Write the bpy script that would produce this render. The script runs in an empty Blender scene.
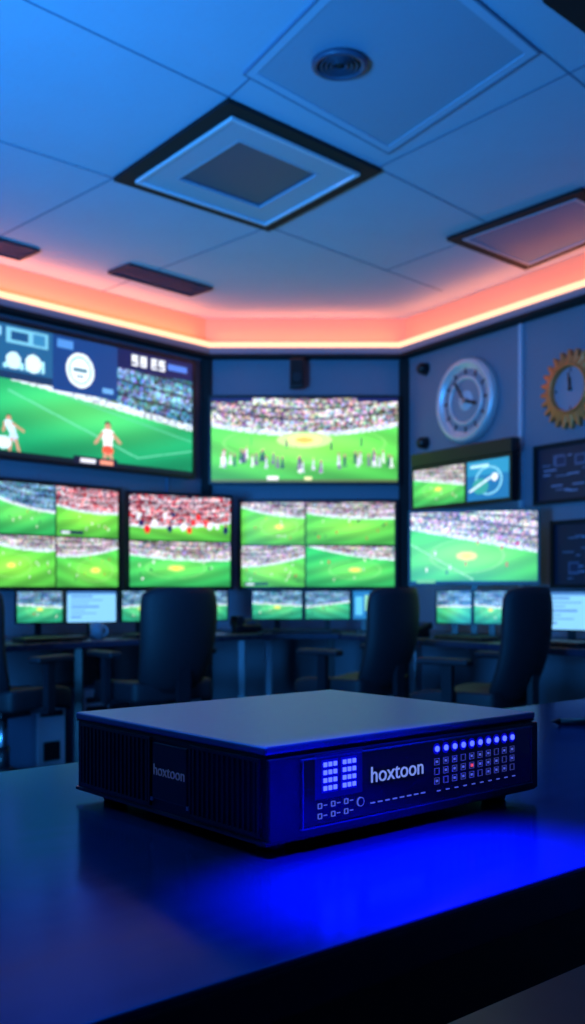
import bpy, bmesh, math, numpy as np
from mathutils import Vector, Matrix
rng = np.random.default_rng(7)
S = bpy.context.scene
S.view_settings.view_transform = 'Standard'
CH = 0.97          # camera height
COL = bpy.context.collection

# ------------------------------------------------------------------ materials
def mat(name, col, rough=0.5, metal=0.0, emit=None, estr=0.0, noise=0.0, nscale=20.0, bump=0.0, spec=0.5, stretch=None, coat=0.0, tint=None):
    m = bpy.data.materials.new(name); m.use_nodes = True
    nt = m.node_tree; b = nt.nodes['Principled BSDF']
    b.inputs['Base Color'].default_value = (*col, 1)
    b.inputs['Roughness'].default_value = rough
    b.inputs['Metallic'].default_value = metal
    b.inputs['Specular IOR Level'].default_value = spec
    b.inputs['Coat Weight'].default_value = coat
    b.inputs['Coat Roughness'].default_value = 0.08
    if tint: b.inputs['Specular Tint'].default_value = (*tint, 1)
    if emit is not None:
        b.inputs['Emission Color'].default_value = (*emit, 1)
        b.inputs['Emission Strength'].default_value = estr
    if noise > 0 or bump > 0:
        tc = nt.nodes.new('ShaderNodeTexCoord'); mp = nt.nodes.new('ShaderNodeMapping')
        n = nt.nodes.new('ShaderNodeTexNoise'); n.inputs['Scale'].default_value = nscale
        n.inputs['Detail'].default_value = 5
        if stretch: mp.inputs['Scale'].default_value = stretch
        nt.links.new(tc.outputs['Object'], mp.inputs['Vector']); nt.links.new(mp.outputs['Vector'], n.inputs['Vector'])
        if noise > 0:
            r = nt.nodes.new('ShaderNodeMapRange')
            r.inputs['To Min'].default_value = max(0.02, rough-noise); r.inputs['To Max'].default_value = min(1, rough+noise)
            nt.links.new(n.outputs['Fac'], r.inputs['Value']); nt.links.new(r.outputs['Result'], b.inputs['Roughness'])
            mx = nt.nodes.new('ShaderNodeMix'); mx.data_type = 'RGBA'
            mx.inputs['A'].default_value = (*[c*(1-noise) for c in col], 1)
            mx.inputs['B'].default_value = (*[min(1, c*(1+noise)) for c in col], 1)
            nt.links.new(n.outputs['Fac'], mx.inputs['Factor']); nt.links.new(mx.outputs['Result'], b.inputs['Base Color'])
        if bump > 0:
            bp = nt.nodes.new('ShaderNodeBump'); bp.inputs['Strength'].default_value = bump
            bp.inputs['Distance'].default_value = 0.002
            nt.links.new(n.outputs['Fac'], bp.inputs['Height']); nt.links.new(bp.outputs['Normal'], b.inputs['Normal'])
    return m
def emis(name, col, s):
    return mat(name, (0.02,0.02,0.02), 0.4, emit=col, estr=s)

M_wall  = mat('wall_paint', (0.19,0.20,0.26), 0.7, noise=0.06, nscale=3)
M_cwall = mat('cove_glow_tint', (0.85,0.42,0.24), 0.8)  # orange cove glow put into the wall colour
M_ceil  = mat('ceiling_tile', (0.42,0.55,0.70), 0.75, noise=0.05, nscale=4, bump=0.1)
M_seam  = mat('ceiling_seam', (0.15,0.22,0.33), 0.8)
M_floor = mat('dark_floor', (0.008,0.011,0.020), 0.4, noise=0.1, nscale=6)
M_black = mat('black_plastic', (0.004,0.005,0.008), 0.4)
M_frame = mat('matt_black_frame', (0.003,0.003,0.005), 0.8)
M_white = mat('panel_white', (0.62,0.72,0.82), 0.5)
M_grey  = mat('panel_grey',(.36,.46,.57),.5)
M_lens  = mat('panel_center', (0.05,0.08,0.14), 0.5)
M_slat  = mat('vent_slat', (0.02,0.025,0.04), 0.6)
M_chair = mat('chair_fabric', (0.004,0.006,0.013), 0.65, noise=0.1, nscale=60)
M_chair_p = mat('chair_plastic', (0.007,0.009,0.015), 0.35)
M_desk  = mat('desk_laminate', (0.018,0.028,0.060), 0.28, noise=0.06, nscale=8)
M_steel = mat('brushed_steel', (0.36,0.42,0.50), 0.32, 1.0)
M_gold  = mat('copper_frame', (0.80,0.22,0.06), 0.4, 0.4)
M_face  = mat('clock_face', (0.50,0.54,0.62), 0.5)
M_face2 = mat('clock_face_dim', (0.26,0.29,0.36), 0.5)
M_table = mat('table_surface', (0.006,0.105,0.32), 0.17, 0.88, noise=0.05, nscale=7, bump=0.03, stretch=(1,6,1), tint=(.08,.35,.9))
M_tedge = mat('table_edge', (0.010,0.02,0.06), 0.35, 0.3)
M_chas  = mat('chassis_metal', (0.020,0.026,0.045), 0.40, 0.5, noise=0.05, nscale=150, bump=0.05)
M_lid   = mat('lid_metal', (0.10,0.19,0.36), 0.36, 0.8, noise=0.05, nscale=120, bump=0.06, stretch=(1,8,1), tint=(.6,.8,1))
M_dark  = mat('vent_dark', (0.002,0.002,0.004), 0.7)
M_glass = mat('front_glass', (0.002,0.002,0.010), 0.12, coat=0.2, emit=(0.02,0.02,1.0), estr=0.012)  # faint blue emission put into the glass as LED glow
M_led   = emis('led_blue', (0.035,0.055,1.0), 4.5)
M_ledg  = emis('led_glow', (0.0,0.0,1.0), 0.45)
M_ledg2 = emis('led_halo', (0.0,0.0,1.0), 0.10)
M_ledd  = emis('icon_blue', (0.10,0.16,1.0), 0.60)
M_ledr  = emis('led_red', (1.0,0.08,0.20), 0.8)
M_text  = emis('text_print_emissive', (0.20,0.30,0.80), 0.85)  # logo lettering brightened by its own emission
M_text2 = mat('text_print_grey', (0.28,0.34,0.45), 0.5, emit=(0.3,0.4,0.7), estr=0.04)  # grey print with a faint emission added
M_cove  = emis('cove_led', (1.0,0.50,0.29), 2.1)
M_paper = mat('paper', (0.45,0.5,0.6), 0.7)

def vcol_mat(name, emission):
    m = bpy.data.materials.new(name); m.use_nodes = True
    nt = m.node_tree; b = nt.nodes['Principled BSDF']
    a = nt.nodes.new('ShaderNodeAttribute'); a.attribute_name = 'Col'
    if emission > 0:
        b.inputs['Base Color'].default_value = (0.005,0.005,0.007,1)
        b.inputs['Roughness'].default_value = 0.35
        nt.links.new(a.outputs['Color'], b.inputs['Emission Color'])
        b.inputs['Emission Strength'].default_value = emission
    else:
        nt.links.new(a.outputs['Color'], b.inputs['Base Color']); b.inputs['Roughness'].default_value = 0.5
    return m
M_scr = vcol_mat('screen_picture', 1.40)
M_art = vcol_mat('print_picture', 0)

# ------------------------------------------------------------------ mesh helpers
def add(name, me, parent=None, loc=(0,0,0), rot=(0,0,0), m=None, smooth=False, bevel=0, segs=2):
    o = bpy.data.objects.new(name, me); COL.objects.link(o)
    o.location = loc; o.rotation_euler = rot
    if parent: o.parent = parent
    if m: me.materials.append(m)
    if smooth:
        for p in me.polygons: p.use_smooth = True
    if bevel > 0:
        md = o.modifiers.new('bevel','BEVEL'); md.width = bevel; md.segments = segs; md.limit_method = 'ANGLE'
        md.harden_normals = False
    return o
def empty(name, loc=(0,0,0), rotz=0.0, rot=None):
    o = bpy.data.objects.new(name, None); COL.objects.link(o); o.empty_display_size = 0.1
    o.location = loc; o.rotation_euler = rot if rot else (0,0,rotz); return o
def box(name, size, loc, parent=None, m=None, rot=(0,0,0), bevel=0, segs=2, smooth=False):
    me = bpy.data.meshes.new(name); bm = bmesh.new(); bmesh.ops.create_cube(bm, size=1)
    for v in bm.verts: v.co = Vector((v.co.x*size[0], v.co.y*size[1], v.co.z*size[2]))
    bm.to_mesh(me); bm.free()
    return add(name, me, parent, loc, rot, m, smooth, bevel, segs)
def boxes(name, lst, parent, m, loc=(0,0,0), rot=(0,0,0)):
    """many boxes joined: (size, loc)"""
    me = bpy.data.meshes.new(name); bm = bmesh.new()
    for sz, lc in lst:
        r = bmesh.ops.create_cube(bm, size=1)
        for v in r['verts']: v.co = Vector((v.co.x*sz[0]+lc[0], v.co.y*sz[1]+lc[1], v.co.z*sz[2]+lc[2]))
    bm.to_mesh(me); bm.free()
    return add(name, me, parent, loc, rot, m)
def cyl(name, r, h, loc, parent=None, m=None, rot=(0,0,0), r2=None, seg=32, bevel=0):
    me = bpy.data.meshes.new(name); bm = bmesh.new()
    bmesh.ops.create_cone(bm, cap_ends=True, segments=seg, radius1=r, radius2=r if r2 is None else r2, depth=h)
    bm.to_mesh(me); bm.free()
    o = add(name, me, parent, loc, rot, m, False, bevel)
    for p in me.polygons:
        if len(p.vertices) == 4: p.use_smooth = True
    return o
def prism(name, poly, z0, z1, m, parent=None, bevel=0):
    me = bpy.data.meshes.new(name); n = len(poly)
    vs = [(x,y,z0) for x,y in poly]+[(x,y,z1) for x,y in poly]
    fs = [tuple(range(n))[::-1], tuple(range(n,2*n))]+[(i,(i+1)%n,n+(i+1)%n,n+i) for i in range(n)]
    me.from_pydata(vs, [], fs)
    bm = bmesh.new(); bm.from_mesh(me); bmesh.ops.recalc_face_normals(bm, faces=bm.faces); bm.to_mesh(me); bm.free()
    return add(name, me, parent, m=m, bevel=bevel)
def lathe(name, prof, parent, m, seg=72, loc=(0,0,0), mod=None):
    """profile (r, y) revolved about local Y"""
    vs=[]; fs=[]; k=len(prof)
    for i in range(seg):
        a=2*math.pi*i/seg
        for (r,y) in prof:
            vs.append((r*math.cos(a), y, r*math.sin(a)))
    for i in range(seg):
        j=(i+1)%seg
        for q in range(k-1):
            fs.append((i*k+q, j*k+q, j*k+q+1, i*k+q+1))
    me=bpy.data.meshes.new(name); me.from_pydata(vs,[],fs)
    bm=bmesh.new(); bm.from_mesh(me); bmesh.ops.remove_doubles(bm,verts=bm.verts,dist=1e-5); bmesh.ops.recalc_face_normals(bm,faces=bm.faces); bm.to_mesh(me); bm.free()
    return add(name, me, parent, loc, m=m, smooth=True)
def text(name, body, size, parent, m, loc, rot, ext=0.0004, bold=0.0):
    c = bpy.data.curves.new(name,'FONT'); c.body=body; c.size=size; c.align_x='CENTER'; c.align_y='CENTER'; c.extrude=ext; c.offset=bold
    t = bpy.data.objects.new(name+'_tmp', c); COL.objects.link(t)
    bpy.context.view_layer.update()
    me = bpy.data.meshes.new_from_object(t.evaluated_get(bpy.context.evaluated_depsgraph_get()))
    bpy.data.objects.remove(t)
    me.name = name; me.materials.clear()
    return add(name, me, parent, loc, rot, m)

# ------------------------------------------------------------------ room shell
back_l=(-.61,7.0); back_r=(.79,7.0)
LU=(-.682,-.732); LN=(.732,-.682)
RU=(.53,-.848);  RN=(-.848,-.53)
def LW(s,o=0): return (back_l[0]+LU[0]*s+LN[0]*o, back_l[1]+LU[1]*s+LN[1]*o)
def RW(s,o=0): return (back_r[0]+RU[0]*s+RN[0]*o, back_r[1]+RU[1]*s+RN[1]*o)
le=LW(3.6); re=RW(3.0)
ZC=2.87
T=.12
out = [(-.66,7.12),(.85,7.12)]
prism('wall_back',[back_l,back_r,out[1],out[0]],0,ZC,M_wall)
prism('wall_left_angled',[le,back_l,out[0],(le[0]-T,le[1]+.05)],0,ZC,M_wall)
prism('wall_right_angled',[back_r,re,(re[0]+T,re[1]+.05),out[1]],0,ZC,M_wall)
prism('wall_left',[(le[0],-3),le,(le[0]-T,le[1]+.05),(le[0]-T,-3)],0,ZC,M_wall)
prism('wall_right',[re,(re[0],-3),(re[0]+T,-3),(re[0]+T,re[1]+.05)],0,ZC,M_wall)
prism('wall_front',[(le[0]-T,-3.12),(re[0]+T,-3.12),(re[0]+T,-3),(le[0]-T,-3)],0,ZC,M_wall)
shell=[(le[0]-T,-3.12),(re[0]+T,-3.12),(re[0]+T,re[1]+.05),out[1],out[0],(le[0]-T,le[1]+.05)]
prism('floor',shell,-.1,0,M_floor)
prism('ceiling',shell,ZC,ZC+.1,M_ceil)
# cove ledge with LED strip
def inner(o):
    a = LW(0,o); b = RW(0,o); yb=7-o
    sl=(a[1]-yb)/-LU[1]; pl=(a[0]+LU[0]*sl, yb)
    sr=(b[1]-yb)/-RU[1]; pr=(b[0]+RU[0]*sr, yb)
    return pl,pr
def band(name,o0,o1,z0,z1,m):
    p0l,p0r=inner(o0); p1l,p1r=inner(o1)
    l0=LW(3.55,o0); l1=LW(3.55,o1); r0=RW(2.95,o0); r1=RW(2.95,o1)
    return prism(name,[l0,p0l,p0r,r0,r1,p1r,p1l,l1],z0,z1,m)
band('trim_1',0.0,0.085,2.600,2.650,M_wall)
band('cove_light_strip',0.065,0.10,2.648,2.680,M_cove)
band('trim_2',0.0,0.10,2.580,2.600,M_frame)
band('trim_cove_back',0.0,0.006,2.65,ZC-.002,M_cwall)  # recess wall strip, tinted with the cove glow
band('baseboard_back',0.0,0.015,0,0.1,M_frame)
for i,(p) in enumerate([inner(.02)[0],inner(.02)[1]]):
    box(f'trim_{3+i}',(.07,.05,2.55),(p[0],p[1],1.30),m=M_frame,bevel=.004)
M_joint=mat('panel_joint',(.42,.48,.6),.4)
p=RW(1.13,.012); box('trim_5',(.025,.02,2.55),(p[0],p[1],1.3),m=M_joint,rot=(0,0,math.atan2(RU[1],RU[0])))
p=LW(.35,.008); box('trim_6',(.015,.012,2.55),(p[0],p[1],1.3),m=M_seam,rot=(0,0,math.atan2(-LU[1],-LU[0])))
# ceiling seams (tile joints)
sl=[((-2.2,3.35),(-.825,4.61)),((-.825,4.61),(-1.75,5.55)),((-1.75,2.3),(-.247,3.854)),((-.247,3.854),(.55,2.55)),
    ((.383,4.5),(2.3,2.0)),((.383,4.5),(1.5,5.7)),((-.126,5.23),(.95,6.35)),((-.126,5.23),(-1.3,6.45)),
    ((.873,3.52),(2.0,4.75)),((.55,5.95),(1.2,5.1))]
me=bpy.data.meshes.new('ceiling_seams'); bm=bmesh.new()
for a,b in sl:
    dx,dy=b[0]-a[0],b[1]-a[1]; L=math.hypot(dx,dy); an=math.atan2(dy,dx); r=bmesh.ops.create_cube(bm,size=1)
    for v in r['verts']:
        x,y=v.co.x*L,v.co.y*.008
        v.co=Vector((x*math.cos(an)-y*math.sin(an)+(a[0]+b[0])/2,x*math.sin(an)+y*math.cos(an)+(a[1]+b[1])/2,v.co.z*.003+ZC-.0008))
bm.to_mesh(me); bm.free(); add('trim_ceiling_seams',me,m=M_seam)
# ceiling panels
def lerpq(q,f):
    cx=sum(p[0] for p in q)/4; cy=sum(p[1] for p in q)/4
    return [(cx+(p[0]-cx)*f,cy+(p[1]-cy)*f) for p in q]
def ring(name,q,f0,f1,z0,z1,m,parent):
    a=lerpq(q,f0); b=lerpq(q,f1); vs=[];fs=[]
    for z in (z0,z1):
        vs+=[(x,y,z) for x,y in a]+[(x,y,z) for x,y in b]
    for i in range(4):
        j=(i+1)%4
        fs+= [(i,j,4+j,4+i),(8+i,12+i,12+j,8+j),(i,8+i,8+j,j),(4+i,4+j,12+j,12+i)]
    me=bpy.data.meshes.new(name); me.from_pydata(vs,[],fs)
    bm=bmesh.new(); bm.from_mesh(me); bmesh.ops.recalc_face_normals(bm,faces=bm.faces); bm.to_mesh(me); bm.free()
    return add(name,me,parent,m=m)
q1=[(-.823,4.6),(-.247,3.854),(.40,4.50),(-.126,5.25)]
e=empty('ceiling_light_panel')
ring('frame',q1,1.0,.84,ZC-.02,ZC,M_frame,e)
ring('outer_bezel',q1,.84,.81,ZC-.032,ZC,M_white,e)
ring('inner_bezel',q1,.81,.54,ZC-.022,ZC,M_grey,e)
ring('inner_lip',q1,.54,.52,ZC-.024,ZC,M_grey,e)
prism('diffuser',lerpq(q1,.52),ZC-.012,ZC,M_lens,e)
q3=[(.829,5.38),(1.367,4.71),(1.80,5.10),(1.37,5.88)]
e=empty('ceiling_light_panel')
ring('frame',q3,1.0,.84,ZC-.02,ZC,M_frame,e); ring('bezel',q3,.84,.80,ZC-.024,ZC,M_grey,e)
prism('diffuser',lerpq(q3,.80),ZC-.018,ZC,mat('diffuser_grey',(.06,.20,.36),.5),e)
q4=[(.80,3.20),(1.35,3.72),(1.9,3.05),(1.35,2.5)]
e=empty('ceiling_light_panel')
ring('frame',q4,1.0,.70,ZC-.02,ZC,M_frame,e); prism('diffuser',lerpq(q4,.70),ZC-.015,ZC,M_lens,e)
# perforated panel
mp=bpy.data.materials.new('perforated_metal'); mp.use_nodes=True; nt=mp.node_tree; b=nt.nodes['Principled BSDF']
tc=nt.nodes.new('ShaderNodeTexCoord'); mpn=nt.nodes.new('ShaderNodeMapping'); mpn.inputs['Rotation'].default_value=(0,0,math.radians(48))
nt.links.new(tc.outputs['Object'],mpn.inputs['Vector'])
v=nt.nodes.new('ShaderNodeTexVoronoi'); v.inputs['Scale'].default_value=48; v.inputs['Randomness'].default_value=0
nt.links.new(mpn.outputs['Vector'],v.inputs['Vector'])
cr=nt.nodes.new('ShaderNodeValToRGB'); cr.color_ramp.elements[0].position=.28; cr.color_ramp.elements[0].color=(.17,.25,.35,1)
cr.color_ramp.elements[1].position=.40; cr.color_ramp.elements[1].color=(.28,.39,.52,1)
nt.links.new(v.outputs['Distance'],cr.inputs['Fac']); nt.links.new(cr.outputs['Color'],b.inputs['Base Color']); b.inputs['Roughness'].default_value=.6
q2=[(-.183,3.67),(.274,2.85),(.873,3.52),(.416,4.34)]
e=empty('ceiling_vent_panel')
ring('frame',q2,1.0,.98,ZC-.010,ZC,M_seam,e)
ring('border',q2,.98,.90,ZC-.009,ZC,M_ceil,e)
prism('perforated_plate',lerpq(q2,.90),ZC-.006,ZC,mp,e)
e=empty('ceiling_speaker',(.168,3.58,ZC-.012),rot=(math.radians(-90),0,0))
lathe('rim',[(.0,.0),(.10,.0),(.10,.014),(.092,.02),(.08,.016),(.076,.006)],e,mat('speaker_rim',(.05,.08,.14),.45))
for k,r in enumerate((.06,.042,.024)):
    lathe(f'louver_{k}',[(r,.004),(r+.010,.016),(r+.006,.018),(r-.004,.006)],e,mat('speaker_ring',(.03,.05,.09),.5))
cyl('cone_hub',.012,.012,(0,.01,0),e,M_frame,rot=(math.radians(90),0,0))
def ceil_grille(c,L,W,ang):
    e=empty('ceiling_air_vent',(c[0],c[1],ZC-.01),ang)
    boxes('frame',[((L,.008,.018),(0,W/2,0)),((L,.008,.018),(0,-W/2,0)),((.008,W,.018),(L/2,0,0)),((.008,W,.018),(-L/2,0,0))],e,M_slat)
    box('recess',(L,W,.004),(0,0,.008),e,M_frame)
    n=int(W/.028)
    boxes('slats',[((L-.02,.005,.006),(0,-W/2+(i+.5)*W/n,.002)) for i in range(n)],e,M_lens)
ceil_grille((-.80,6.11),.64,.21,math.radians(46))
ceil_grille((-1.66,5.46),.5,.21,math.radians(46))

# ------------------------------------------------------------------ screen painting
class Canvas:
    def __init__(s,nx,ny,bg=(0.02,0.02,0.03)):
        s.nx,s.ny=nx,ny
        u=(np.arange(nx))/(nx-1); v=(np.arange(ny))/(ny-1)
        s.U,s.V=np.meshgrid(u,v); s.c=np.zeros((ny,nx,3)); s.c[:]=bg
    def rect(s,u0,v0,u1,v1,col,a=1.0):
        m=(s.U>=u0)&(s.U<=u1)&(s.V>=v0)&(s.V<=v1); s.c[m]=s.c[m]*(1-a)+np.array(col)*a
    def ell(s,cu,cv,ru,rv,col,a=1.0,inner=0):
        d=((s.U-cu)/ru)**2+((s.V-cv)/rv)**2; m=(d<=1)&(d>=inner); s.c[m]=s.c[m]*(1-a)+np.array(col)*a
    def line(s,u0,v0,u1,v1,w,col,asp=1.7,a=1.0):
        du,dv=(u1-u0)*asp,(v1-v0); L=du*du+dv*dv
        t=np.clip(((s.U-u0)*asp*du+(s.V-v0)*dv)/L,0,1)
        d=np.hypot((s.U-u0-t*(u1-u0))*asp,s.V-v0-t*(v1-v0)); m=d<w
        s.c[m]=s.c[m]*(1-a)+np.array(col)*a
    def stadium(s,u0,v0,u1,v1,crowd=.35,slope=0.0,pal='mix',spot=1,green=(.22,.62,.25),players=10,seed=0,curve=.0,su=.5,sv=.42):
        r=np.random.default_rng(seed)
        m=(s.U>=u0)&(s.U<=u1)&(s.V>=v0)&(s.V<=v1)
        uu=(s.U-u0)/(u1-u0); vv=(s.V-v0)/(v1-v0)
        edge=1-crowd+slope*(uu-.5)+curve*(uu-.5)**2
        stripes=np.sin((uu*1.0*np.sign(slope+.01)+vv*1.8+r.random())*11)
        g=np.array(green)[None,None,:]*(0.88+0.09*stripes+0.30*vv)[:,:,None]
        g=g+np.array([.26,.22,.05])*np.exp(-(((uu-su)/.45)**2+((vv-sv)/.25)**2))[:,:,None]
        N=r.random((46,90,3)); N2=r.random((46,90))
        iu=np.clip((uu*89).astype(int),0,89); iv=np.clip((vv*45).astype(int),0,45)
        n=N[iv,iu]; n2=N2[iv,iu]
        lum=.28+.70*n2[:,:,None]
        if pal=='mix': cr=lum*np.array([1.0,.95,1.0])+ (n-.5)*.40
        elif pal=='red': cr=np.where(n2[:,:,None]>.66,np.array([.92,.90,.95])+0*n,np.where(n2[:,:,None]>.33,np.array([.88,.13,.15])+0*n,np.array([.12,.12,.32])+0*n))
        else: cr=lum*np.array([.55,.80,1.0])+(n-.5)*.3
        big=np.sin(uu*9+seed)*np.sin(vv*17+seed*2)*.16
        cr=cr+big[:,:,None]
        tier=(np.sin((vv-edge)*52+slope*uu*20)>.80)&(vv>edge+.08)
        cr=np.where(tier[:,:,None],cr*.45,cr)
        col=np.where((vv>edge)[:,:,None],cr,g)
        wb=(vv<=edge)&(vv>edge-.055)
        col=np.where(wb[:,:,None],np.array([.90,.95,1.0])*(.75+.25*(n2[:,:,None]>.4)),col)
        s.c[m]=np.clip(col,0,1)[m]
        W,H=u1-u0,v1-v0
        if spot:
            s.ell(u0+W*su,v0+H*sv,W*.085*spot,H*.065*spot,(.97,.95,.50),.8); s.ell(u0+W*su,v0+H*sv,W*.04*spot,H*.03*spot,(.98,.85,.30))
            s.ell(u0+W*su,v0+H*sv,W*.30,H*.24,(.75,.95,.65),.35,.88)
        for i in range(players):
            pu=u0+W*r.uniform(.08,.92); pv=v0+H*r.uniform(.1,(1-crowd)*.85)
            c=[(.92,.92,.95),(.12,.12,.25),(.8,.15,.2),(.95,.95,.9)][r.integers(4)]
            s.rect(pu-W*.006,pv,pu+W*.006,pv+H*.06,c)
    def lower_third(s,u0,v0,u1,v1):
        W,H=u1-u0,v1-v0
        s.rect(u0+.05*W,v0+.04*H,u0+.42*W,v0+.11*H,(.07,.09,.28)); s.rect(u0+.07*W,v0+.055*H,u0+.2*W,v0+.095*H,(.85,.88,.95))
    def people(s,u0,v0,u1,v1,seed,n=5):
        """small spectators in the front row"""
        r=np.random.default_rng(seed); W,H=u1-u0,v1-v0
        for i in range(n):
            cu=u0+W*(.04+.92*(i+.5)/n+r.uniform(-.03,.03)); cv_=v0+H*r.uniform(.34,.70); k=r.uniform(.8,1.1)*.42
            c=[(.90,.12,.14),(.10,.12,.34),(.92,.93,.97),(.95,.25,.15)][r.integers(4)]
            s.ell(cu,cv_-.26*H*k,W*.062*k,H*.20*k,c); s.ell(cu,cv_,W*.030*k,H*.085*k,(.80,.56,.46)); s.ell(cu,cv_+.05*H*k,W*.030*k,H*.05*k,(.10,.07,.07))
def grid_mesh(name,cv,w,h):
    nx,ny=cv.nx,cv.ny
    X=(cv.U-.5)*w; Z=(cv.V-.5)*h
    vs=np.stack([X.ravel(),np.zeros(nx*ny),Z.ravel()],1)
    i=np.arange(nx-1)[None,:]+np.arange(ny-1)[:,None]*nx; i=i.ravel()
    fs=np.stack([i,i+1,i+1+nx,i+nx],1)
    me=bpy.data.meshes.new(name); me.from_pydata(vs.tolist(),[],fs.tolist())
    c=np.clip(cv.c,0,1); lin=np.where(c<=.04045,c/12.92,((c+.055)/1.055)**2.4)
    at=me.color_attributes.new('Col','FLOAT_COLOR','POINT')
    buf=np.ones((nx*ny,4),dtype=np.float32); buf[:,:3]=lin.reshape(-1,3); at.data.foreach_set('color',buf.ravel())
    return me
def monitor(name,pl,pr,z0,z1,cv,bez=.014,depth=.045,mount=None,stand=None,tilt=0,face=None):
    """pl/pr: plan positions of left/right picture edges, z0/z1 heights of the picture"""
    w=math.hypot(pr[0]-pl[0],pr[1]-pl[1]); h=z1-z0; ang=math.atan2(pr[1]-pl[1],pr[0]-pl[0])
    e=empty(name,((pl[0]+pr[0])/2,(pl[1]+pr[1])/2,(z0+z1)/2),rot=(tilt,0,ang))
    box('housing',(w+2*bez,depth,h+2*bez),(0,depth/2+.004,0),e,M_black,bevel=.004)
    boxes('bezel',[((w+2*bez,.008,bez),(0,0,h/2+bez/2)),((w+2*bez,.008,bez),(0,0,-h/2-bez/2)),((bez,.008,h),(w/2+bez/2,0,0)),((bez,.008,h),(-w/2-bez/2,0,0))],e,M_black)
    add('screen',grid_mesh('screen',cv,w,h),e,(0,.001,0),m=face or M_scr)
    if mount: boxes('wall_bracket',[((.3,.012,.2),(0,depth+mount-.012,0)),((.06,mount,.06),(0,depth+mount/2,0))],e,M_black)
    if stand is not None:
        zd=stand-(z0+z1)/2
        box('neck',(.035,.02,(-h/2+.05)-zd),(0,depth+.012,(zd+(-h/2+.05))/2+.0),e,M_chair_p)
        box('foot',(min(.22,w*.6),.15,.01),(0,depth-.01,zd+.006),e,M_chair_p,bevel=.003)
    return e

# big television on the left wall
cv=Canvas(260,120)
cv.stadium(0,0,1,1,crowd=.44,slope=-.22,pal='blue',spot=0,players=0,green=(.06,.60,.40),seed=3)
cv.line(.15,.50,.72,.10,.005,(.45,.85,.70)); cv.line(.72,.10,1.0,.22,.004,(.45,.85,.70)); cv.line(.4,.52,1.0,.30,.004,(.4,.8,.65))
cv.rect(.0,.58,.33,1.0,(.12,.36,.55)); cv.rect(.0,.58,.33,.64,(.07,.20,.36)); cv.rect(.14,.86,.31,.98,(.45,.75,.88)); cv.rect(.03,.90,.12,.97,(.55,.80,.95)); cv.rect(.16,.89,.23,.95,(.10,.30,.50)); cv.rect(.25,.88,.30,.96,(.2,.50,.70))
for i in range(8): cv.rect(.13+.022*i,.67,.143+.022*i,.67+.03+.08*((i*37)%5)/5,(.65,.93,1.0))
cv.rect(.33,.56,.62,1.0,(.06,.24,.50)); cv.rect(.35,.90,.42,.97,(.3,.55,.85)); cv.rect(.55,.60,.60,.64,(.4,.65,.9))
cv.ell(.45,.75,.062,.14,(.93,.98,1.0)); cv.ell(.45,.75,.050,.112,(.45,.85,.90),1,.75); cv.rect(.42,.735,.48,.765,(.3,.5,.6)); cv.rect(.435,.69,.465,.71,(.3,.5,.6))
cv.ell(.25,.73,.033,.07,(.85,.97,1.0)); cv.ell(.17,.73,.030,.065,(.8,.95,1.0))
cv.rect(.62,.84,1.0,1.0,(.04,.11,.32))
def digit(u,v,w,h,segs,c=(.95,.97,1.0)):
    P={'a':(u,v+h,u+w,v+h),'b':(u+w,v+h/2,u+w,v+h),'c':(u+w,v,u+w,v+h/2),'d':(u,v,u+w,v),'e':(u,v,u,v+h/2),'f':(u,v+h/2,u,v+h),'g':(u,v+h/2,u+w,v+h/2)}
    for s_ in segs: cv.line(*P[s_],.011,c,asp=2.2)
digit(.695,.885,.022,.075,'acdfg'); digit(.735,.885,.022,.075,'abcdefg'); digit(.79,.885,.022,.075,'adefg'); digit(.83,.885,.022,.075,'acdfg')
cv.rect(.87,.90,.97,.95,(.3,.5,.9))
def fig(u,v,s,top,bot,skin=(.8,.6,.5),lean=0):
    cv.ell(u+lean,v+.215*s,.013*s,.032*s,(.15,.1,.1)); cv.ell(u+lean,v+.205*s,.012*s,.028*s,skin)
    for k in range(12):
        t=k/11; cv.ell(u+lean*t,v+(.06+.11*t)*s,(.017+.007*t)*s,.02*s,top)
    cv.line(u-.02*s+lean,v+.16*s,u-.050*s,v+.08*s,.010*s,skin); cv.line(u+.02*s+lean,v+.16*s,u+.050*s,v+.10*s,.010*s,skin)
    cv.ell(u,v+.035*s,.022*s,.04*s,bot); cv.line(u-.010*s,v+.01,u-.022*s,v-.11*s,.012*s,skin); cv.line(u+.010*s,v+.01,u+.028*s,v-.10*s,.012*s,skin)
fig(.575,.09,1.15,(.97,.97,.99),(.95,.35,.25)); fig(.17,.12,.8,(.80,.95,1.0),(.75,.88,1.0),lean=-.02); cv.ell(.13,.10,.03,.05,(.85,.95,1.0))
cv.rect(.0,.0,1,.04,(.05,.10,.14)); cv.rect(.42,.0,.62,.06,(.08,.1,.2)); cv.rect(.45,.015,.52,.05,(.9,.9,.95)); cv.rect(.54,.015,.60,.05,(.95,.6,.5))
monitor('television',LW(1.85,.09),LW(.200,.09),CH+.775,CH+1.535,cv,bez=.022,mount=.04)
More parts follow.
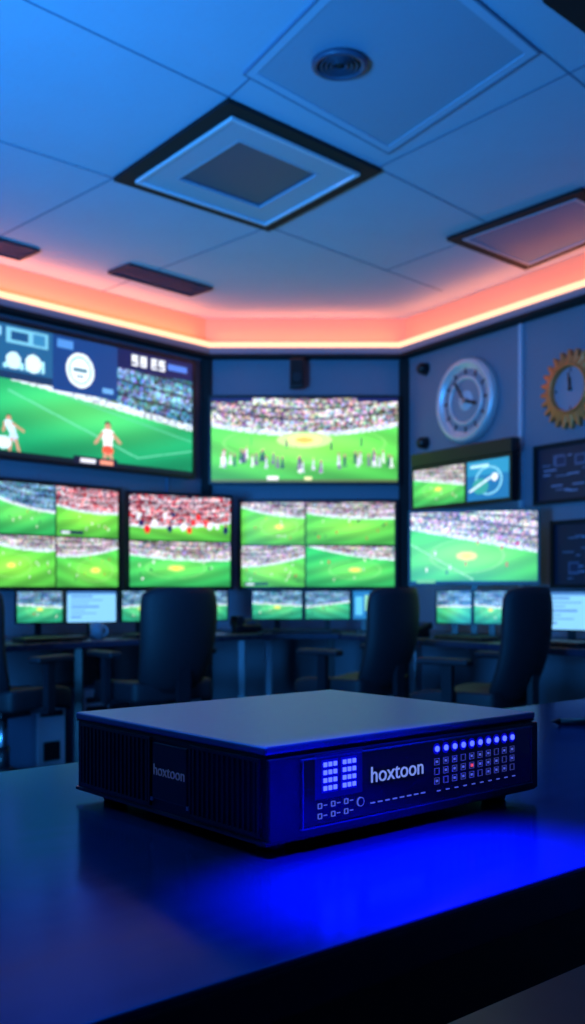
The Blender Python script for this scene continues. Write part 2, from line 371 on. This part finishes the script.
# big centre television
cv=Canvas(230,104)
cv.stadium(0,0,1,1,crowd=.40,slope=0,curve=.45,pal='mix',spot=0,players=0,green=(.30,.74,.30),seed=5)
cv.ell(.5,.50,.15,.095,(.80,.95,.60)); cv.ell(.5,.50,.09,.06,(.97,.97,.62)); cv.ell(.5,.50,.05,.035,(.97,.78,.35)); cv.ell(.5,.46,.44,.22,(.62,.94,.50),.5,.94)
r=np.random.default_rng(11)
for i in range(44):
    pu=.04+.93*r.random(); pv=.17+.05*math.sin(pu*9)+.10*r.random()
    c=[(.97,.97,1.0),(.14,.14,.36),(.85,.85,.95),(.5,.3,.6)][r.integers(4)]
    cv.rect(pu-.0045,pv,pu+.0045,pv+.07,c); cv.line(pu-.003,pv,pu-.006,pv-.04,.006,c); cv.line(pu+.003,pv,pu+.006,pv-.04,.006,c); cv.ell(pu,pv+.09,.005,.02,(.75,.55,.5))
for pu,pv in ((.21,.44),(.80,.42),(.40,.40),(.64,.38)): cv.rect(pu,pv,pu+.008,pv+.10,(.1,.1,.3))
cv.rect(0,.955,.22,1,(.1,.12,.35)); cv.rect(.78,.955,1,1,(.1,.12,.35)); cv.rect(0,0,1,.03,(.35,.45,.25)); cv.rect(.3,.02,.36,.07,(.95,.95,.95)); cv.rect(.5,.02,.54,.06,(.95,.95,.7))
monitor('television',(-.560,6.9),(.725,6.9),CH+.745,CH+1.325,cv,bez=.018,mount=.05)
def multi(nx,ny,cols,rows,seed,gap=.007,spec=None):
    cv=Canvas(nx,ny); k=0
    for j in range(len(rows)-1):
        for i in range(len(cols)-1):
            d=dict(crowd=.35,slope=[-.25,.12,-.15,.2][(k+seed)%4],curve=.25,pal='mix',seed=seed*10+k,players=8,green=[(.28,.70,.28),(.18,.66,.34),(.32,.72,.26)][(k+seed)%3])
            sp=dict(spec[k]) if spec else {}
            pe=sp.pop('people',0); lt=sp.pop('lt',0); d.update(sp)
            a=(cols[i]+gap,rows[j]+gap*1.4,cols[i+1]-gap,rows[j+1]-gap*1.4)
            cv.stadium(*a,**d)
            if pe: cv.people(*a,seed+k,pe)
            if lt: cv.lower_third(*a)
            k+=1
    return cv
monitor('wall_monitor',LW(1.75,.09),LW(.815,.09),CH+.012,CH+.632,multi(190,124,[0,.5,1],[0,.5,1],2,
  spec=[dict(crowd=.22,su=.35,spot=.8),dict(crowd=.30,su=.62,sv=.35),dict(crowd=.42,spot=0,players=14,slope=-.3,pal='blue'),dict(crowd=.46,spot=0,pal='red',slope=-.1,lt=1)]),mount=.04)
monitor('wall_monitor',(-1.028,6.30),(-.408,6.60),CH+.015,CH+.612,multi(124,116,[0,1],[0,.5,1],4,
  spec=[dict(crowd=.36,slope=-.1,su=.45),dict(crowd=.66,pal='red',spot=0,people=15,players=0)]),stand=.702)
monitor('wall_monitor',(-.360,6.9),(.712,6.9),CH+.015,CH+.612,multi(200,110,[0,.42,1],[0,.49,1],6,
  spec=[dict(crowd=.40,spot=0,slope=.25,players=14,lt=1),dict(crowd=.18,slope=-.35,spot=.9,su=.55),dict(crowd=.26,su=.6,spot=.9),dict(crowd=.34,slope=-.12,spot=0,players=12)]),mount=.05)
cv=Canvas(160,86); cv.stadium(0,0,1,1,crowd=.36,slope=-.34,pal='mix',seed=21,players=10,green=(.26,.72,.26),sv=.38,su=.45); cv.rect(0,0,1,.035,(.06,.08,.12)); cv.line(.0,.55,.5,.05,.006,(.7,.95,.7)); cv.rect(.05,.0,.2,.05,(.4,.7,.3))
monitor('wall_monitor',(.696,5.88),(1.384,5.65),CH+.040,CH+.452,cv,stand=.702)
cv=Canvas(150,56); cv.stadium(0,0,.56,1,crowd=.36,slope=-.3,seed=23,players=6,spot=.9,green=(.22,.68,.34)); cv.rect(.56,0,.59,1,(.01,.01,.02))
cv.rect(.59,0,1,1,(.10,.42,.66)); cv.rect(.59,.62,1,1,(.16,.55,.74)); cv.ell(.80,.48,.13,.36,(.55,.85,.95),1,.80); cv.ell(.72,.35,.08,.2,(.2,.6,.6)); cv.line(.62,.25,.82,.55,.03,(.80,.92,.98),2.5); cv.ell(.86,.55,.03,.1,(.9,.95,.98)); cv.rect(.62,.82,.8,.90,(.7,.9,.95))
e=monitor('wall_monitor',RW(.262,.14),RW(1.165,.14),CH+.552,CH+.795,cv,bez=.02,mount=.09,tilt=0)
box('hood',(.95,.07,.09),(0,.03,.19),e,M_black,bevel=.006)

# small desk monitors
DZ=.70
def small(pl,pr,kind,seed,z1=.962,z0=.785):
    cv=Canvas(54,40)
    if kind=='f': cv.stadium(0,0,1,1,crowd=.45,slope=.2-.1*(seed%4),seed=seed,players=5,spot=(seed%2)*.9,green=(.14,.60,.46),pal='blue')
    elif kind=='w':
        cv.rect(0,0,1,1,(.50,.76,.95)); 
        for k in range(7): cv.rect(.08,.15+.11*k,.3+.5*((k*53)%7)/7,.19+.11*k,(.30,.48,.70))
        cv.rect(0,.9,1,1,(.25,.45,.7))
    else:
        cv.rect(0,0,1,1,(.12,.40,.60)); cv.rect(.1,.15,.45,.8,(.35,.7,.85)); cv.rect(.55,.3,.9,.85,(.55,.8,.6))
    monitor('desk_monitor',pl,pr,z0,z1,cv,bez=.008,depth=.025,stand=DZ+.001)
small((-1.56,5.66),(-1.335,5.80),'f',31); small((-1.29,5.72),(-1.035,5.86),'w',32)
small((-1.005,5.90),(-.80,6.02),'f',33); small((-.56,6.2),(-.41,6.26),'f',34)
small((-.256,6.42),(.060,6.42),'f',35); small((.085,6.42),(.365,6.42),'f',36); small((.39,6.42),(.520,6.38),'c',37)
small((.815,5.64),(.995,5.58),'f',38); small((1.015,5.58),(1.180,5.50),'f',39); small((1.31,5.28),(1.55,5.08),'w',40,z1=.96,z0=.765)

# ------------------------------------------------------------------ desks
def desk(name,poly,legs,panel=None):
    e=empty(name); prism('top',poly,DZ-.035,DZ,M_desk,e,bevel=.004)
    for k,(x,y) in enumerate(legs):
        box(f'leg_{k+1}',(.045,.045,DZ-.035),(x,y,(DZ-.035)/2),e,M_steel if k==0 else M_chair_p,bevel=.004)
    return e
jl=(-.19,6.2); jr=(.29,6.2)
desk('desk',[LW(3.0,.03),(-.58,6.96),jl,LW(3.0,.85)],[LW(.42,.80),LW(1.6,.78),LW(2.9,.78),LW(2.9,.15),LW(1.0,.15)])
desk('desk',[(-.575,6.97),(.755,6.97),jr,(jl[0]+.005,jl[1])],[(-.15,6.26),(.24,6.26),(.5,6.85)])
a=RW(2.7,.85); b=RW(2.7,.03)
desk('desk',[(.765,6.96),b,a,(jr[0]+.005,6.2-.003)],[RW(1.12,.80),RW(.6,.78),RW(2.5,.78),RW(2.5,.12),RW(1.2,.12)])
def keyboard(x,y,ang):
    e=empty('keyboard',(x,y,DZ+.012),ang); box('case',(.38,.13,.018),(0,0,0),e,M_black,bevel=.004)
    boxes('keys',[((.02,.02,.006),(-.17+.0245*i,-.045+.03*j,.011)) for i in range(15) for j in range(4)],e,M_chair_p)
la=math.atan2(-LU[1],-LU[0]); ra=math.atan2(RU[1],RU[0])
for s,o in ((1.05,.74),(1.75,.74)): x,y=LW(s,o); keyboard(x,y,la)
keyboard(.06,6.29,0)
for s,o in ((1.45,.74),(2.1,.74)): x,y=RW(s,o); keyboard(x,y,ra)
def mug(x,y):
    e=empty('coffee_mug',(x,y,DZ)); me=lathe('body',[(0,0),(.036,0),(.038,.09),(.034,.09),(.032,.006),(0,.006)],e,M_face2,seg=28); me.rotation_euler=(math.radians(90),0,0)
    mh=bpy.data.meshes.new('handle'); vs=[];fs=[]
    for i in range(13):
        a=-math.pi/2+math.pi*i/12
        for j in range(8):
            b2=2*math.pi*j/8; R=.026+.006*math.cos(b2); vs.append((.034+R*math.cos(a),.006*math.sin(b2),.045+R*math.sin(a)))
    for i in range(12):
        for j in range(8): fs.append((i*8+j,i*8+(j+1)%8,(i+1)*8+(j+1)%8,(i+1)*8+j))
    mh.from_pydata(vs,[],fs); add('handle',mh,e,m=M_face2,smooth=True)
x,y=LW(1.4,.66); mug(x,y); x,y=RW(1.80,.66); mug(x,y)
def phone(x,y,ang):
    e=empty('desk_phone',(x,y,DZ+.024),ang)
    box('base',(.17,.19,.04),(0,0,.02),e,M_black,rot=(math.radians(12),0,0),bevel=.008)
    box('wedge',(.15,.10,.03),(0,.03,-.008),e,M_black,bevel=.004)
    boxes('buttons',[((.018,.016,.008),(.0+.026*i,-.06+.026*j,.034+.005*j)) for i in range(3) for j in range(4)],e,M_lens)
    boxes('handset',[((.04,.17,.022),(-.055,0,.068)),((.045,.05,.03),(-.055,.07,.054)),((.045,.05,.03),(-.055,-.07,.044))],e,M_black)
phone(-.30,6.42,.3); x,y=RW(.95,.70); phone(x,y,-.6)
for s,o in ((.7,.7),(2.2,.6)):
    x,y=LW(s,o); e=empty('paper_stack',(x,y,DZ+.006),la+.2)
    for k in range(3): box(f'sheet_{k}',(.21,.29,.003),(0.01*k,.006*k,-.004+.0034*k),e,M_paper,rot=(0,0,.08*k))
for x,y in ((-1.42,5.42),(-1.22,5.62)):
    e=empty('computer_tower',(x,y,.0),la)
    box('case',(.18,.38,.42),(0,0,.225),e,M_lens,bevel=.006)
    box('front',(.17,.012,.40),(0,-.195,.225),e,M_face2,bevel=.003)
    boxes('drive_bays',[((.14,.006,.03),(0,-.203,.37)),((.14,.006,.03),(0,-.203,.32)),((.1,.006,.1),(0,-.203,.12))],e,M_black)
    boxes('feet',[((.03,.05,.016),(dx,dy,.008)) for dx in(-.06,.06) for dy in(-.14,.14)],e,M_black)

# ------------------------------------------------------------------ office chairs
def chair(x,y,ang,sc=1.0):
    e=empty('office_chair',(x,y,0),ang)
    me=bpy.data.meshes.new('seat'); bm=bmesh.new(); bmesh.ops.create_grid(bm,x_segments=10,y_segments=10,size=.5)
    r=bmesh.ops.extrude_face_region(bm,geom=bm.faces[:]); 
    for v in r['geom']:
        if isinstance(v,bmesh.types.BMVert): v.co.z=1
    for v in bm.verts:
        X,Y,Z=v.co; rr=1-.10*(abs(2*X)**4+abs(2*Y)**4)/2
        v.co=Vector((X*.50*rr,Y*.48*rr,(Z-.5)*.085+(.02*(2*X)**2 if Z>.5 else 0)-(.03*max(0,Y*2)**3)))
    bmesh.ops.recalc_face_normals(bm,faces=bm.faces); bm.to_mesh(me); bm.free()
    add('seat',me,e,(0,.02,.465),m=M_chair,smooth=True,bevel=.02,segs=3)
    me=bpy.data.meshes.new('backrest'); bm=bmesh.new(); nx,nz=12,14; vs={}
    for side in (0,1):
        for i in range(nx+1):
            for j in range(nz+1):
                u=i/nx*2-1; w=j/nz
                half=.225*(1-.10*abs(2*w-1)**3-.16*(1-w))
                corner=.030*(abs(u)**5)*(1 if w>.5 else -1)*(abs(2*w-1)**3)
                X=u*half; Zz=.52*w-corner
                Y=-.12*w +.06*(u*u) -.03*math.sin(w*math.pi*1.2)
                th=.035*(1-.6*abs(u)**6)*(1-.5*abs(2*w-1)**6)
                vs[(side,i,j)]=bm.verts.new((X,Y+(th if side else -th),Zz))
    for i in range(nx):
        for j in range(nz):
            for side in(0,1): bm.faces.new([vs[(side,i,j)],vs[(side,i+1,j)],vs[(side,i+1,j+1)],vs[(side,i,j+1)]])
    for i in range(nx):
        for j in(0,nz): bm.faces.new([vs[(0,i,j)],vs[(0,i+1,j)],vs[(1,i+1,j)],vs[(1,i,j)]])
    for j in range(nz):
        for i in(0,nx): bm.faces.new([vs[(0,i,j)],vs[(0,i,j+1)],vs[(1,i,j+1)],vs[(1,i,j)]])
    bmesh.ops.recalc_face_normals(bm,faces=bm.faces); bm.to_mesh(me); bm.free()
    add('backrest',me,e,(0,-.20,.465),m=M_chair,smooth=True)
    boxes('back_bracket',[((.07,.025,.26),(0,-.275,.50)),((.07,.24,.03),(0,-.16,.40))],e,M_chair_p)
    for sgn,nm in((-1,'left'),(1,'right')):
        boxes(f'arm_{nm}',[((.03,.05,.22),(sgn*.275,.0,.53)),((.10,.05,.025),(sgn*.235,.0,.42))],e,M_chair_p)
        box(f'arm_pad_{nm}',(.07,.26,.03),(sgn*.275,.02,.655),e,M_chair,bevel=.012,segs=3)
    box('mechanism',(.18,.22,.05),(0,0,.40),e,M_chair_p,bevel=.01)
    cyl('gas_column',.026,.26,(0,0,.26),e,M_steel); cyl('column_sleeve',.035,.14,(0,0,.17),e,M_chair_p)
    cyl('base_hub',.05,.06,(0,0,.11),e,M_chair_p)
    for k in range(5):
        a=2*math.pi*k/5+.3
        box(f'spoke_{k+1}',(.29,.04,.03),(math.cos(a)*.16,math.sin(a)*.16,.095),e,M_chair_p,rot=(0,math.radians(6),a),bevel=.006)
        for d in(-.016,.016):
            cyl(f'caster_{k+1}',.028,.018,(math.cos(a)*.29-math.sin(a)*d,math.sin(a)*.29+math.cos(a)*d,.028),e,M_black,rot=(math.radians(90),0,a),seg=20)
        cyl(f'caster_stem_{k+1}',.008,.05,(math.cos(a)*.29,math.sin(a)*.29,.065),e,M_steel,seg=12)
    return e
chair(-.70,5.08,math.radians(38))
chair(.33,5.26,math.radians(50))
chair(.85,4.60,math.radians(52))
chair(-1.36,4.68,math.radians(-25))

# ------------------------------------------------------------------ wall objects
def on_right(name,s,h,o): p=RW(s,o); return empty(name,(p[0],p[1],CH+h),ra)
e=on_right('wall_clock',.66,1.217,.0)
M_cs=mat('clock_silver',(.60,.62,.66),.4,.4)
lathe('case',[(0,0),(.27,0),(.277,-.02),(.27,-.05),(.25,-.065),(.225,-.055),(.215,-.035),(.20,-.035)],e,M_cs)
lathe('face',[(0,-.030),(.215,-.030)],e,mat('clock_dial',(.24,.26,.32),.5))
lathe('inner_ring',[(.135,-.031),(.135,-.04),(.15,-.045),(.16,-.04),(.16,-.031)],e,M_cs)
lathe('center_disc',[(0,-.036),(.06,-.036),(.065,-.031)],e,M_face)
me=bpy.data.meshes.new('hour_marks'); bm=bmesh.new()
for k in range(12):
    a=k*math.pi/6; r=bmesh.ops.create_cube(bm,size=1)
    for v in r['verts']:
        X,Z=v.co.x*.014,v.co.z*.04+.188; v.co=Vector((X*math.cos(a)+Z*math.sin(a),v.co.y*.004-.034,-X*math.sin(a)+Z*math.cos(a)))
bm.to_mesh(me); bm.free(); add('hour_marks',me,e,m=M_black)
box('hour_hand',(.022,.004,.12),(.05,-.044,-.015),e,M_black,rot=(0,math.radians(108),0)); box('minute_hand',(.015,.004,.17),(-.045,-.048,.06),e,M_black,rot=(0,math.radians(-35),0)); cyl('hub',.016,.02,(0,-.045,0),e,M_steel,rot=(math.radians(90),0,0))
e=on_right('wall_clock',1.53,1.144,.0)
me=bpy.data.meshes.new('gear_frame'); vs=[];fs=[]; n=96
for i in range(n):
    a=2*math.pi*i/n; ro=.225 if (i//2)%2==0 else .185
    for r_,y_ in((ro,0),(ro,-.03),(.135,-.045),(.13,0)): vs.append((r_*math.cos(a),y_,r_*math.sin(a)))
for i in range(n):
    j=(i+1)%n
    for q in range(3): fs.append((i*4+q,j*4+q,j*4+q+1,i*4+q+1))
me.from_pydata(vs,[],fs); bm=bmesh.new(); bm.from_mesh(me); bmesh.ops.recalc_face_normals(bm,faces=bm.faces); bm.to_mesh(me); bm.free()
add('gear_frame',me,e,m=M_gold)
lathe('face',[(0,-.02),(.138,-.02)],e,mat('clock_face_purple',(.34,.28,.34),.5)); lathe('bezel',[(.125,-.02),(.128,-.055),(.142,-.055),(.146,-.03)],e,M_gold)
box('hour_hand',(.012,.004,.07),(0,-.03,.03),e,M_black); box('minute_hand',(.008,.004,.10),(-.004,-.034,.045),e,M_black,rot=(0,math.radians(-5),0)); cyl('hub',.01,.016,(0,-.03,0),e,M_black,rot=(math.radians(90),0,0))
boxes('hour_marks',[((.008,.003,.02),(.11*math.sin(k*math.pi/2),-.023,.11*math.cos(k*math.pi/2))) for k in range(4)],e,M_black)
for h in(1.505,1.0):
    e=on_right('wall_knob',.22,h,.0)
    lathe('dome',[(0,-.07),(.02,-.066),(.036,-.05),(.04,-.03),(.034,-.012),(.045,0),(0,0)],e,M_black,seg=32)
def picture(s0,s1,h0,h1,seed):
    w,h=s1-s0,h1-h0; p=RW((s0+s1)/2,.0); e=empty('framed_picture',(p[0],p[1],CH+(h0+h1)/2),ra)
    b=.022
    boxes('frame',[((w,.03,b),(0,-.016,h/2-b/2)),((w,.03,b),(0,-.016,-h/2+b/2)),((b,.03,h),(w/2-b/2,-.016,0)),((b,.03,h),(-w/2+b/2,-.016,0))],e,M_frame)
    cv=Canvas(90,70,(.12,.15,.24)); r=np.random.default_rng(seed)
    for k in range(16):
        u,v=r.random()*.8+.05,r.random()*.8+.05; cv.rect(u,v,u+.03+.18*r.random(),v+.02,(.52,.58,.72))
    for k in range(3):
        u,v=r.random()*.6+.15,r.random()*.6+.15; cv.rect(u,v,u+.16,v+.2,(.36,.42,.55)); cv.rect(u+.02,v+.03,u+.14,v+.17,(.14,.17,.3))
    add('print',grid_mesh('print',cv,w-2*b,h-2*b),e,(0,-.012,0),m=M_art)
    box('backing',(w-.01,.008,h-.01),(0,-.005,0),e,M_frame)
picture(1.246,1.80,.50,.85,1); picture(1.38,1.92,.01,.40,2)
e=empty('wall_speaker',(.03,6.90,CH+1.49)); box('cabinet',(.10,.10,.20),(0,0,0),e,M_black,bevel=.01,segs=3); box('grille',(.08,.006,.17),(0,-.052,0),e,M_frame,bevel=.002)
boxes('bracket',[((.04,.05,.04),(0,.075,0)),((.08,.01,.10),(0,.094,0))],e,M_black); cyl('woofer',.03,.008,(0,-.056,-.03),e,M_chair_p,rot=(math.radians(90),0,0))

# ------------------------------------------------------------------ foreground table
TZ=CH-.242
E1=Vector((.757,.654)).normalized(); ANG=math.atan2(E1.y,E1.x)
tb=empty('table',(0,0,0),ANG)
x0,x1,y0,y1=-.75,2.35,.497,1.262
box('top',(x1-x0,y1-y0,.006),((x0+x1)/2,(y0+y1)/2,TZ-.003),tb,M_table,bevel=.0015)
box('core',(x1-x0-.004,y1-y0-.004,.034),((x0+x1)/2,(y0+y1)/2,TZ-.023),tb,M_tedge,bevel=.003)
box('apron_front',(x1-x0-.2,.02,.08),((x0+x1)/2,y0+.06,TZ-.08),tb,M_black)
box('apron_back',(x1-x0-.2,.02,.08),((x0+x1)/2,y1-.06,TZ-.08),tb,M_black)
for k,(lx,ly) in enumerate(((x0+.08,y0+.08),(x1-.08,y0+.08),(x0+.08,y1-.08),(x1-.08,y1-.08))):
    box(f'leg_{k+1}',(.05,.05,TZ-.04),(lx,ly,(TZ-.04)/2),tb,M_steel,bevel=.004)
box('footrail',(x1-x0-.2,.03,.03),((x0+x1)/2,y1-.08,.30),tb,M_steel,bevel=.004)
pz=TZ+.006
e=empty('pen',(.545,1.80,pz),math.radians(4)); cyl('barrel',.006,.13,(0,0,0),e,M_black,rot=(0,math.radians(90),0)); cyl('tip',.006,.018,(-.074,0,0),e,M_black,rot=(0,math.radians(-90),0),r2=.001); box('clip',(.04,.003,.002),(.04,0,.0065),e,M_black)

# ------------------------------------------------------------------ the device
W,D,H=.406,.350,.090
dv=empty('rack_appliance',(-.024,.90,TZ+.010),ANG)
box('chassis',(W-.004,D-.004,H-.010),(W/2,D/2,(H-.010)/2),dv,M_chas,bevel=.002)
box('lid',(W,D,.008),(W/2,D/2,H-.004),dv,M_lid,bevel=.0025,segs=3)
box('lid_seam',(W-.002,D-.002,.002),(W/2,D/2,H-.009),dv,M_dark)
box('base_plate',(W,D,.004),(W/2,D/2,.002),dv,M_chas,bevel=.001)
for k,(x,y) in enumerate(((.03,.03),(W-.04,.03),(.03,D-.04),(W-.04,D-.04))):
    cyl(f'foot_{k+1}',.014,.012,(x,y,-.004),dv,M_black,bevel=.002)
def vents(y0_,y1_,n):
    box('vent_recess',(.002,y1_-y0_,.068),(.0015,(y0_+y1_)/2,.043),dv,M_dark)
    p=(y1_-y0_)/n
    boxes('vent_fins',[((.0035,p*.40,.066),(.0005,y0_+p*(i+.5),.043)) for i in range(n)],dv,M_chas)
    boxes('vent_rim',[((.004,y1_-y0_+.006,.003),(.0005,(y0_+y1_)/2,.009)),((.004,y1_-y0_+.006,.003),(.0005,(y0_+y1_)/2,.077)),((.004,.003,.068),(.0005,y0_-.0015,.043)),((.004,.003,.068),(.0005,y1_+.0015,.043))],dv,M_chas)
vents(.012,.116,13); vents(.193,.334,17)
box('badge_plate',(.003,.062,.058),(.0005,.154,.045),dv,M_chas,bevel=.001)
text('badge_text','hoxtoon',.0165,dv,M_text2,(-.0014,.154,.046),(math.radians(90),0,math.radians(-90)))
boxes('screws',[((.002,.004,.004),(.0,.122,.015)),((.002,.004,.004),(.0,.187,.015))],dv,M_steel)
box('front_bezel',(W-.002,.006,H-.014),(W/2,-.001,(H-.014)/2+.003),dv,M_chas,bevel=.0015)
fx0,fx1,fz0,fz1=.040,.388,.012,.074
box('front_glass',(fx1-fx0,.004,fz1-fz0),((fx0+fx1)/2,-.004,(fz0+fz1)/2),dv,M_glass,bevel=.001)
boxes('front_trim',[((fx1-fx0+.006,.005,.0014),((fx0+fx1)/2,-.0042,fz1+.001)),((fx1-fx0+.006,.005,.0014),((fx0+fx1)/2,-.0042,fz0-.001)),((.0014,.005,fz1-fz0),(fx0-.001,-.0042,(fz0+fz1)/2)),((.0014,.005,fz1-fz0),(fx1+.001,-.0042,(fz0+fz1)/2))],dv,M_lid)
Y=-.0064
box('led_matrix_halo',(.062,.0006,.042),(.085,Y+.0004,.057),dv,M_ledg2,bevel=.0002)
box('led_matrix_glow_1',(.021,.001,.031),(.0725,Y+.0001,.057),dv,M_ledg); box('led_matrix_glow_2',(.021,.001,.031),(.0975,Y+.0001,.057),dv,M_ledg)  # emissive plates stand in for the glow around the LEDs
boxes('led_matrix',[((.0038,.002,.0040),(gx+.0064*(i-1),Y-.0006,.057+.0074*(j-1.5))) for gx in(.0725,.0975) for i in range(3) for j in range(4)],dv,M_led)
text('logo_text','hoxtoon',.0225,dv,M_text,(.166,Y,.050),(math.radians(90),0,0))
# small round status LEDs
def dots(name,cs,r,m,depth=.002):
    me=bpy.data.meshes.new(name); bm=bmesh.new()
    for (x,y,z) in cs:
        q=bmesh.ops.create_cone(bm,cap_ends=True,segments=14,radius1=r,radius2=r,depth=depth)
        for v in q['verts']:
            vx,vy,vz=v.co; v.co=Vector((x+vx,y+vz,z+vy))
    bmesh.ops.recalc_face_normals(bm,faces=bm.faces); bm.to_mesh(me); bm.free(); return add(name,me,dv,m=m)
dots('status_led_row',[(.225+.0142*i,Y-.0002,.0665) for i in range(10)],.0030,M_led)
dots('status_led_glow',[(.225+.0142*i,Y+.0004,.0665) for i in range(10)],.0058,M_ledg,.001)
ic=[];ic2=[]
for i in range(10):
    for j,z in enumerate((.053,.043,.033)):
        cx=.225+.0142*i
        ic+= [((.0075,.0012,.0006),(cx,Y,z+.0032)),((.0075,.0012,.0006),(cx,Y,z-.0032)),((.0006,.0012,.0064),(cx-.0035,Y,z)),((.0006,.0012,.0064),(cx+.0035,Y,z))]
        if (i*3+j)%4!=1: ic2.append(((.0026,.0012,.0024),(cx,Y,z)))
boxes('port_icons',ic,dv,mat('icon_dim',(.05,.06,.2),.4,emit=(.15,.2,1),estr=.14)); boxes('port_leds',ic2,dv,M_ledd)
boxes('alert_led',[((.003,.0016,.003),(.225+.0142*4,Y-.0003,.043))],dv,M_ledr)
boxes('tick_row',[((.0060,.0012,.0012),(.130+.0105*i,Y,.0235)) for i in range(8)]+[((.005,.0012,.0010),(.228+.0142*i,Y,.0225)) for i in range(10)],dv,M_ledd)
sy=[]
for cx in(.060,.077,.094):
    for z in(.030,.0205):
        sy+=[((.0045,.0012,.0007),(cx,Y,z+.0022)),((.0045,.0012,.0007),(cx,Y,z-.0022)),((.0007,.0012,.0045),(cx-.0022,Y,z)),((.0007,.0012,.0045),(cx+.0022,Y,z)),((.004,.0012,.0008),(cx+.007,Y,z))]
boxes('symbols',sy,dv,M_ledd)
cyl('knob_icon',.0045,.002,(.113,Y,.027),dv,M_ledd,rot=(math.radians(90),0,0)); cyl('knob_icon_core',.0037,.0024,(.113,Y,.027),dv,M_glass,rot=(math.radians(90),0,0))

# ------------------------------------------------------------------ lights
def area(name,loc,target,size,col,power,size_y=None,spread=180):
    l=bpy.data.lights.new(name,'AREA'); l.color=col; l.energy=power; l.size=size; l.spread=math.radians(spread)
    if size_y: l.shape='RECTANGLE'; l.size_y=size_y
    o=bpy.data.objects.new(name,l); COL.objects.link(o); o.location=loc
    o.rotation_euler=(Vector(target)-Vector(loc)).to_track_quat('-Z','Y').to_euler(); return o
def spot(name,loc,target,col,power,angle,blend=.6,rad=.05):
    l=bpy.data.lights.new(name,'SPOT'); l.color=col; l.energy=power; l.spot_size=math.radians(angle); l.spot_blend=blend; l.shadow_soft_size=rad
    o=bpy.data.objects.new(name,l); COL.objects.link(o); o.location=loc
    o.rotation_euler=(Vector(target)-Vector(loc)).to_track_quat('-Z','Y').to_euler(); return o
area('ceiling_fill_blue',(-1.9,.6,1.0),(-.7,5.0,2.9),1.0,(.035,.34,1.0),125,spread=110)  # fill lamp added behind the camera to wash the ceiling blue
area('table_fill_blue',(-.5,1.6,2.8),(-.3,1.4,0),1.0,(.03,.30,1.0),34)  # unseen overhead fill added for the table and device top
o=area('table_glow_fill',(.125,.858,2.6),(.125,.858,TZ),.30,(.0,.005,1.0),11,size_y=.09,spread=8)  # hidden lamp added to make the blue glow patch on the table
o.rotation_euler=(0,0,ANG)
spot('room_fill_blue',(.2,3.0,2.8),(0,6.0,.3),(.08,.25,1.0),32,80,1)  # added blue fill for the far room, no fixture modelled
spot('clock_spot',(.1,4.4,2.82),(1.3,6.2,2.1),(.6,.65,1.0),9,50,1)
def cove(name,p,q,power):
    c=((p[0]+q[0])/2,(p[1]+q[1])/2,2.69); L=math.hypot(q[0]-p[0],q[1]-p[1])
    l=bpy.data.lights.new(name,'AREA'); l.shape='RECTANGLE'; l.size=L; l.size_y=.03; l.color=(1,.22,.08); l.energy=power
    o=bpy.data.objects.new(name,l); COL.objects.link(o); o.location=c
    o.rotation_euler=(math.pi,0,math.atan2(q[1]-p[1],q[0]-p[0])); return o
cove('cove_lamp',LW(3.4,.08),LW(.1,.08),10); cove('cove_lamp',(-.55,6.92),(.72,6.92),2.8); cove('cove_lamp',RW(.1,.08),RW(2.8,.08),4.2)
w=bpy.data.worlds.new('World'); S.world=w; w.use_nodes=True
w.node_tree.nodes['Background'].inputs[0].default_value=(.02,.05,.12,1); w.node_tree.nodes['Background'].inputs[1].default_value=.3

# ------------------------------------------------------------------ camera
c=bpy.data.cameras.new('camera'); cam=bpy.data.objects.new('camera',c); COL.objects.link(cam)
cam.location=(0,0,CH); cam.rotation_euler=(math.radians(90),0,0)
c.sensor_fit='VERTICAL'; c.sensor_height=36; c.sensor_width=24; c.lens=1000*36/1024; c.shift_y=78/1024
c.dof.use_dof=True; c.dof.focus_distance=1.0; c.dof.aperture_fstop=7.2
c.clip_start=.02
S.camera=cam
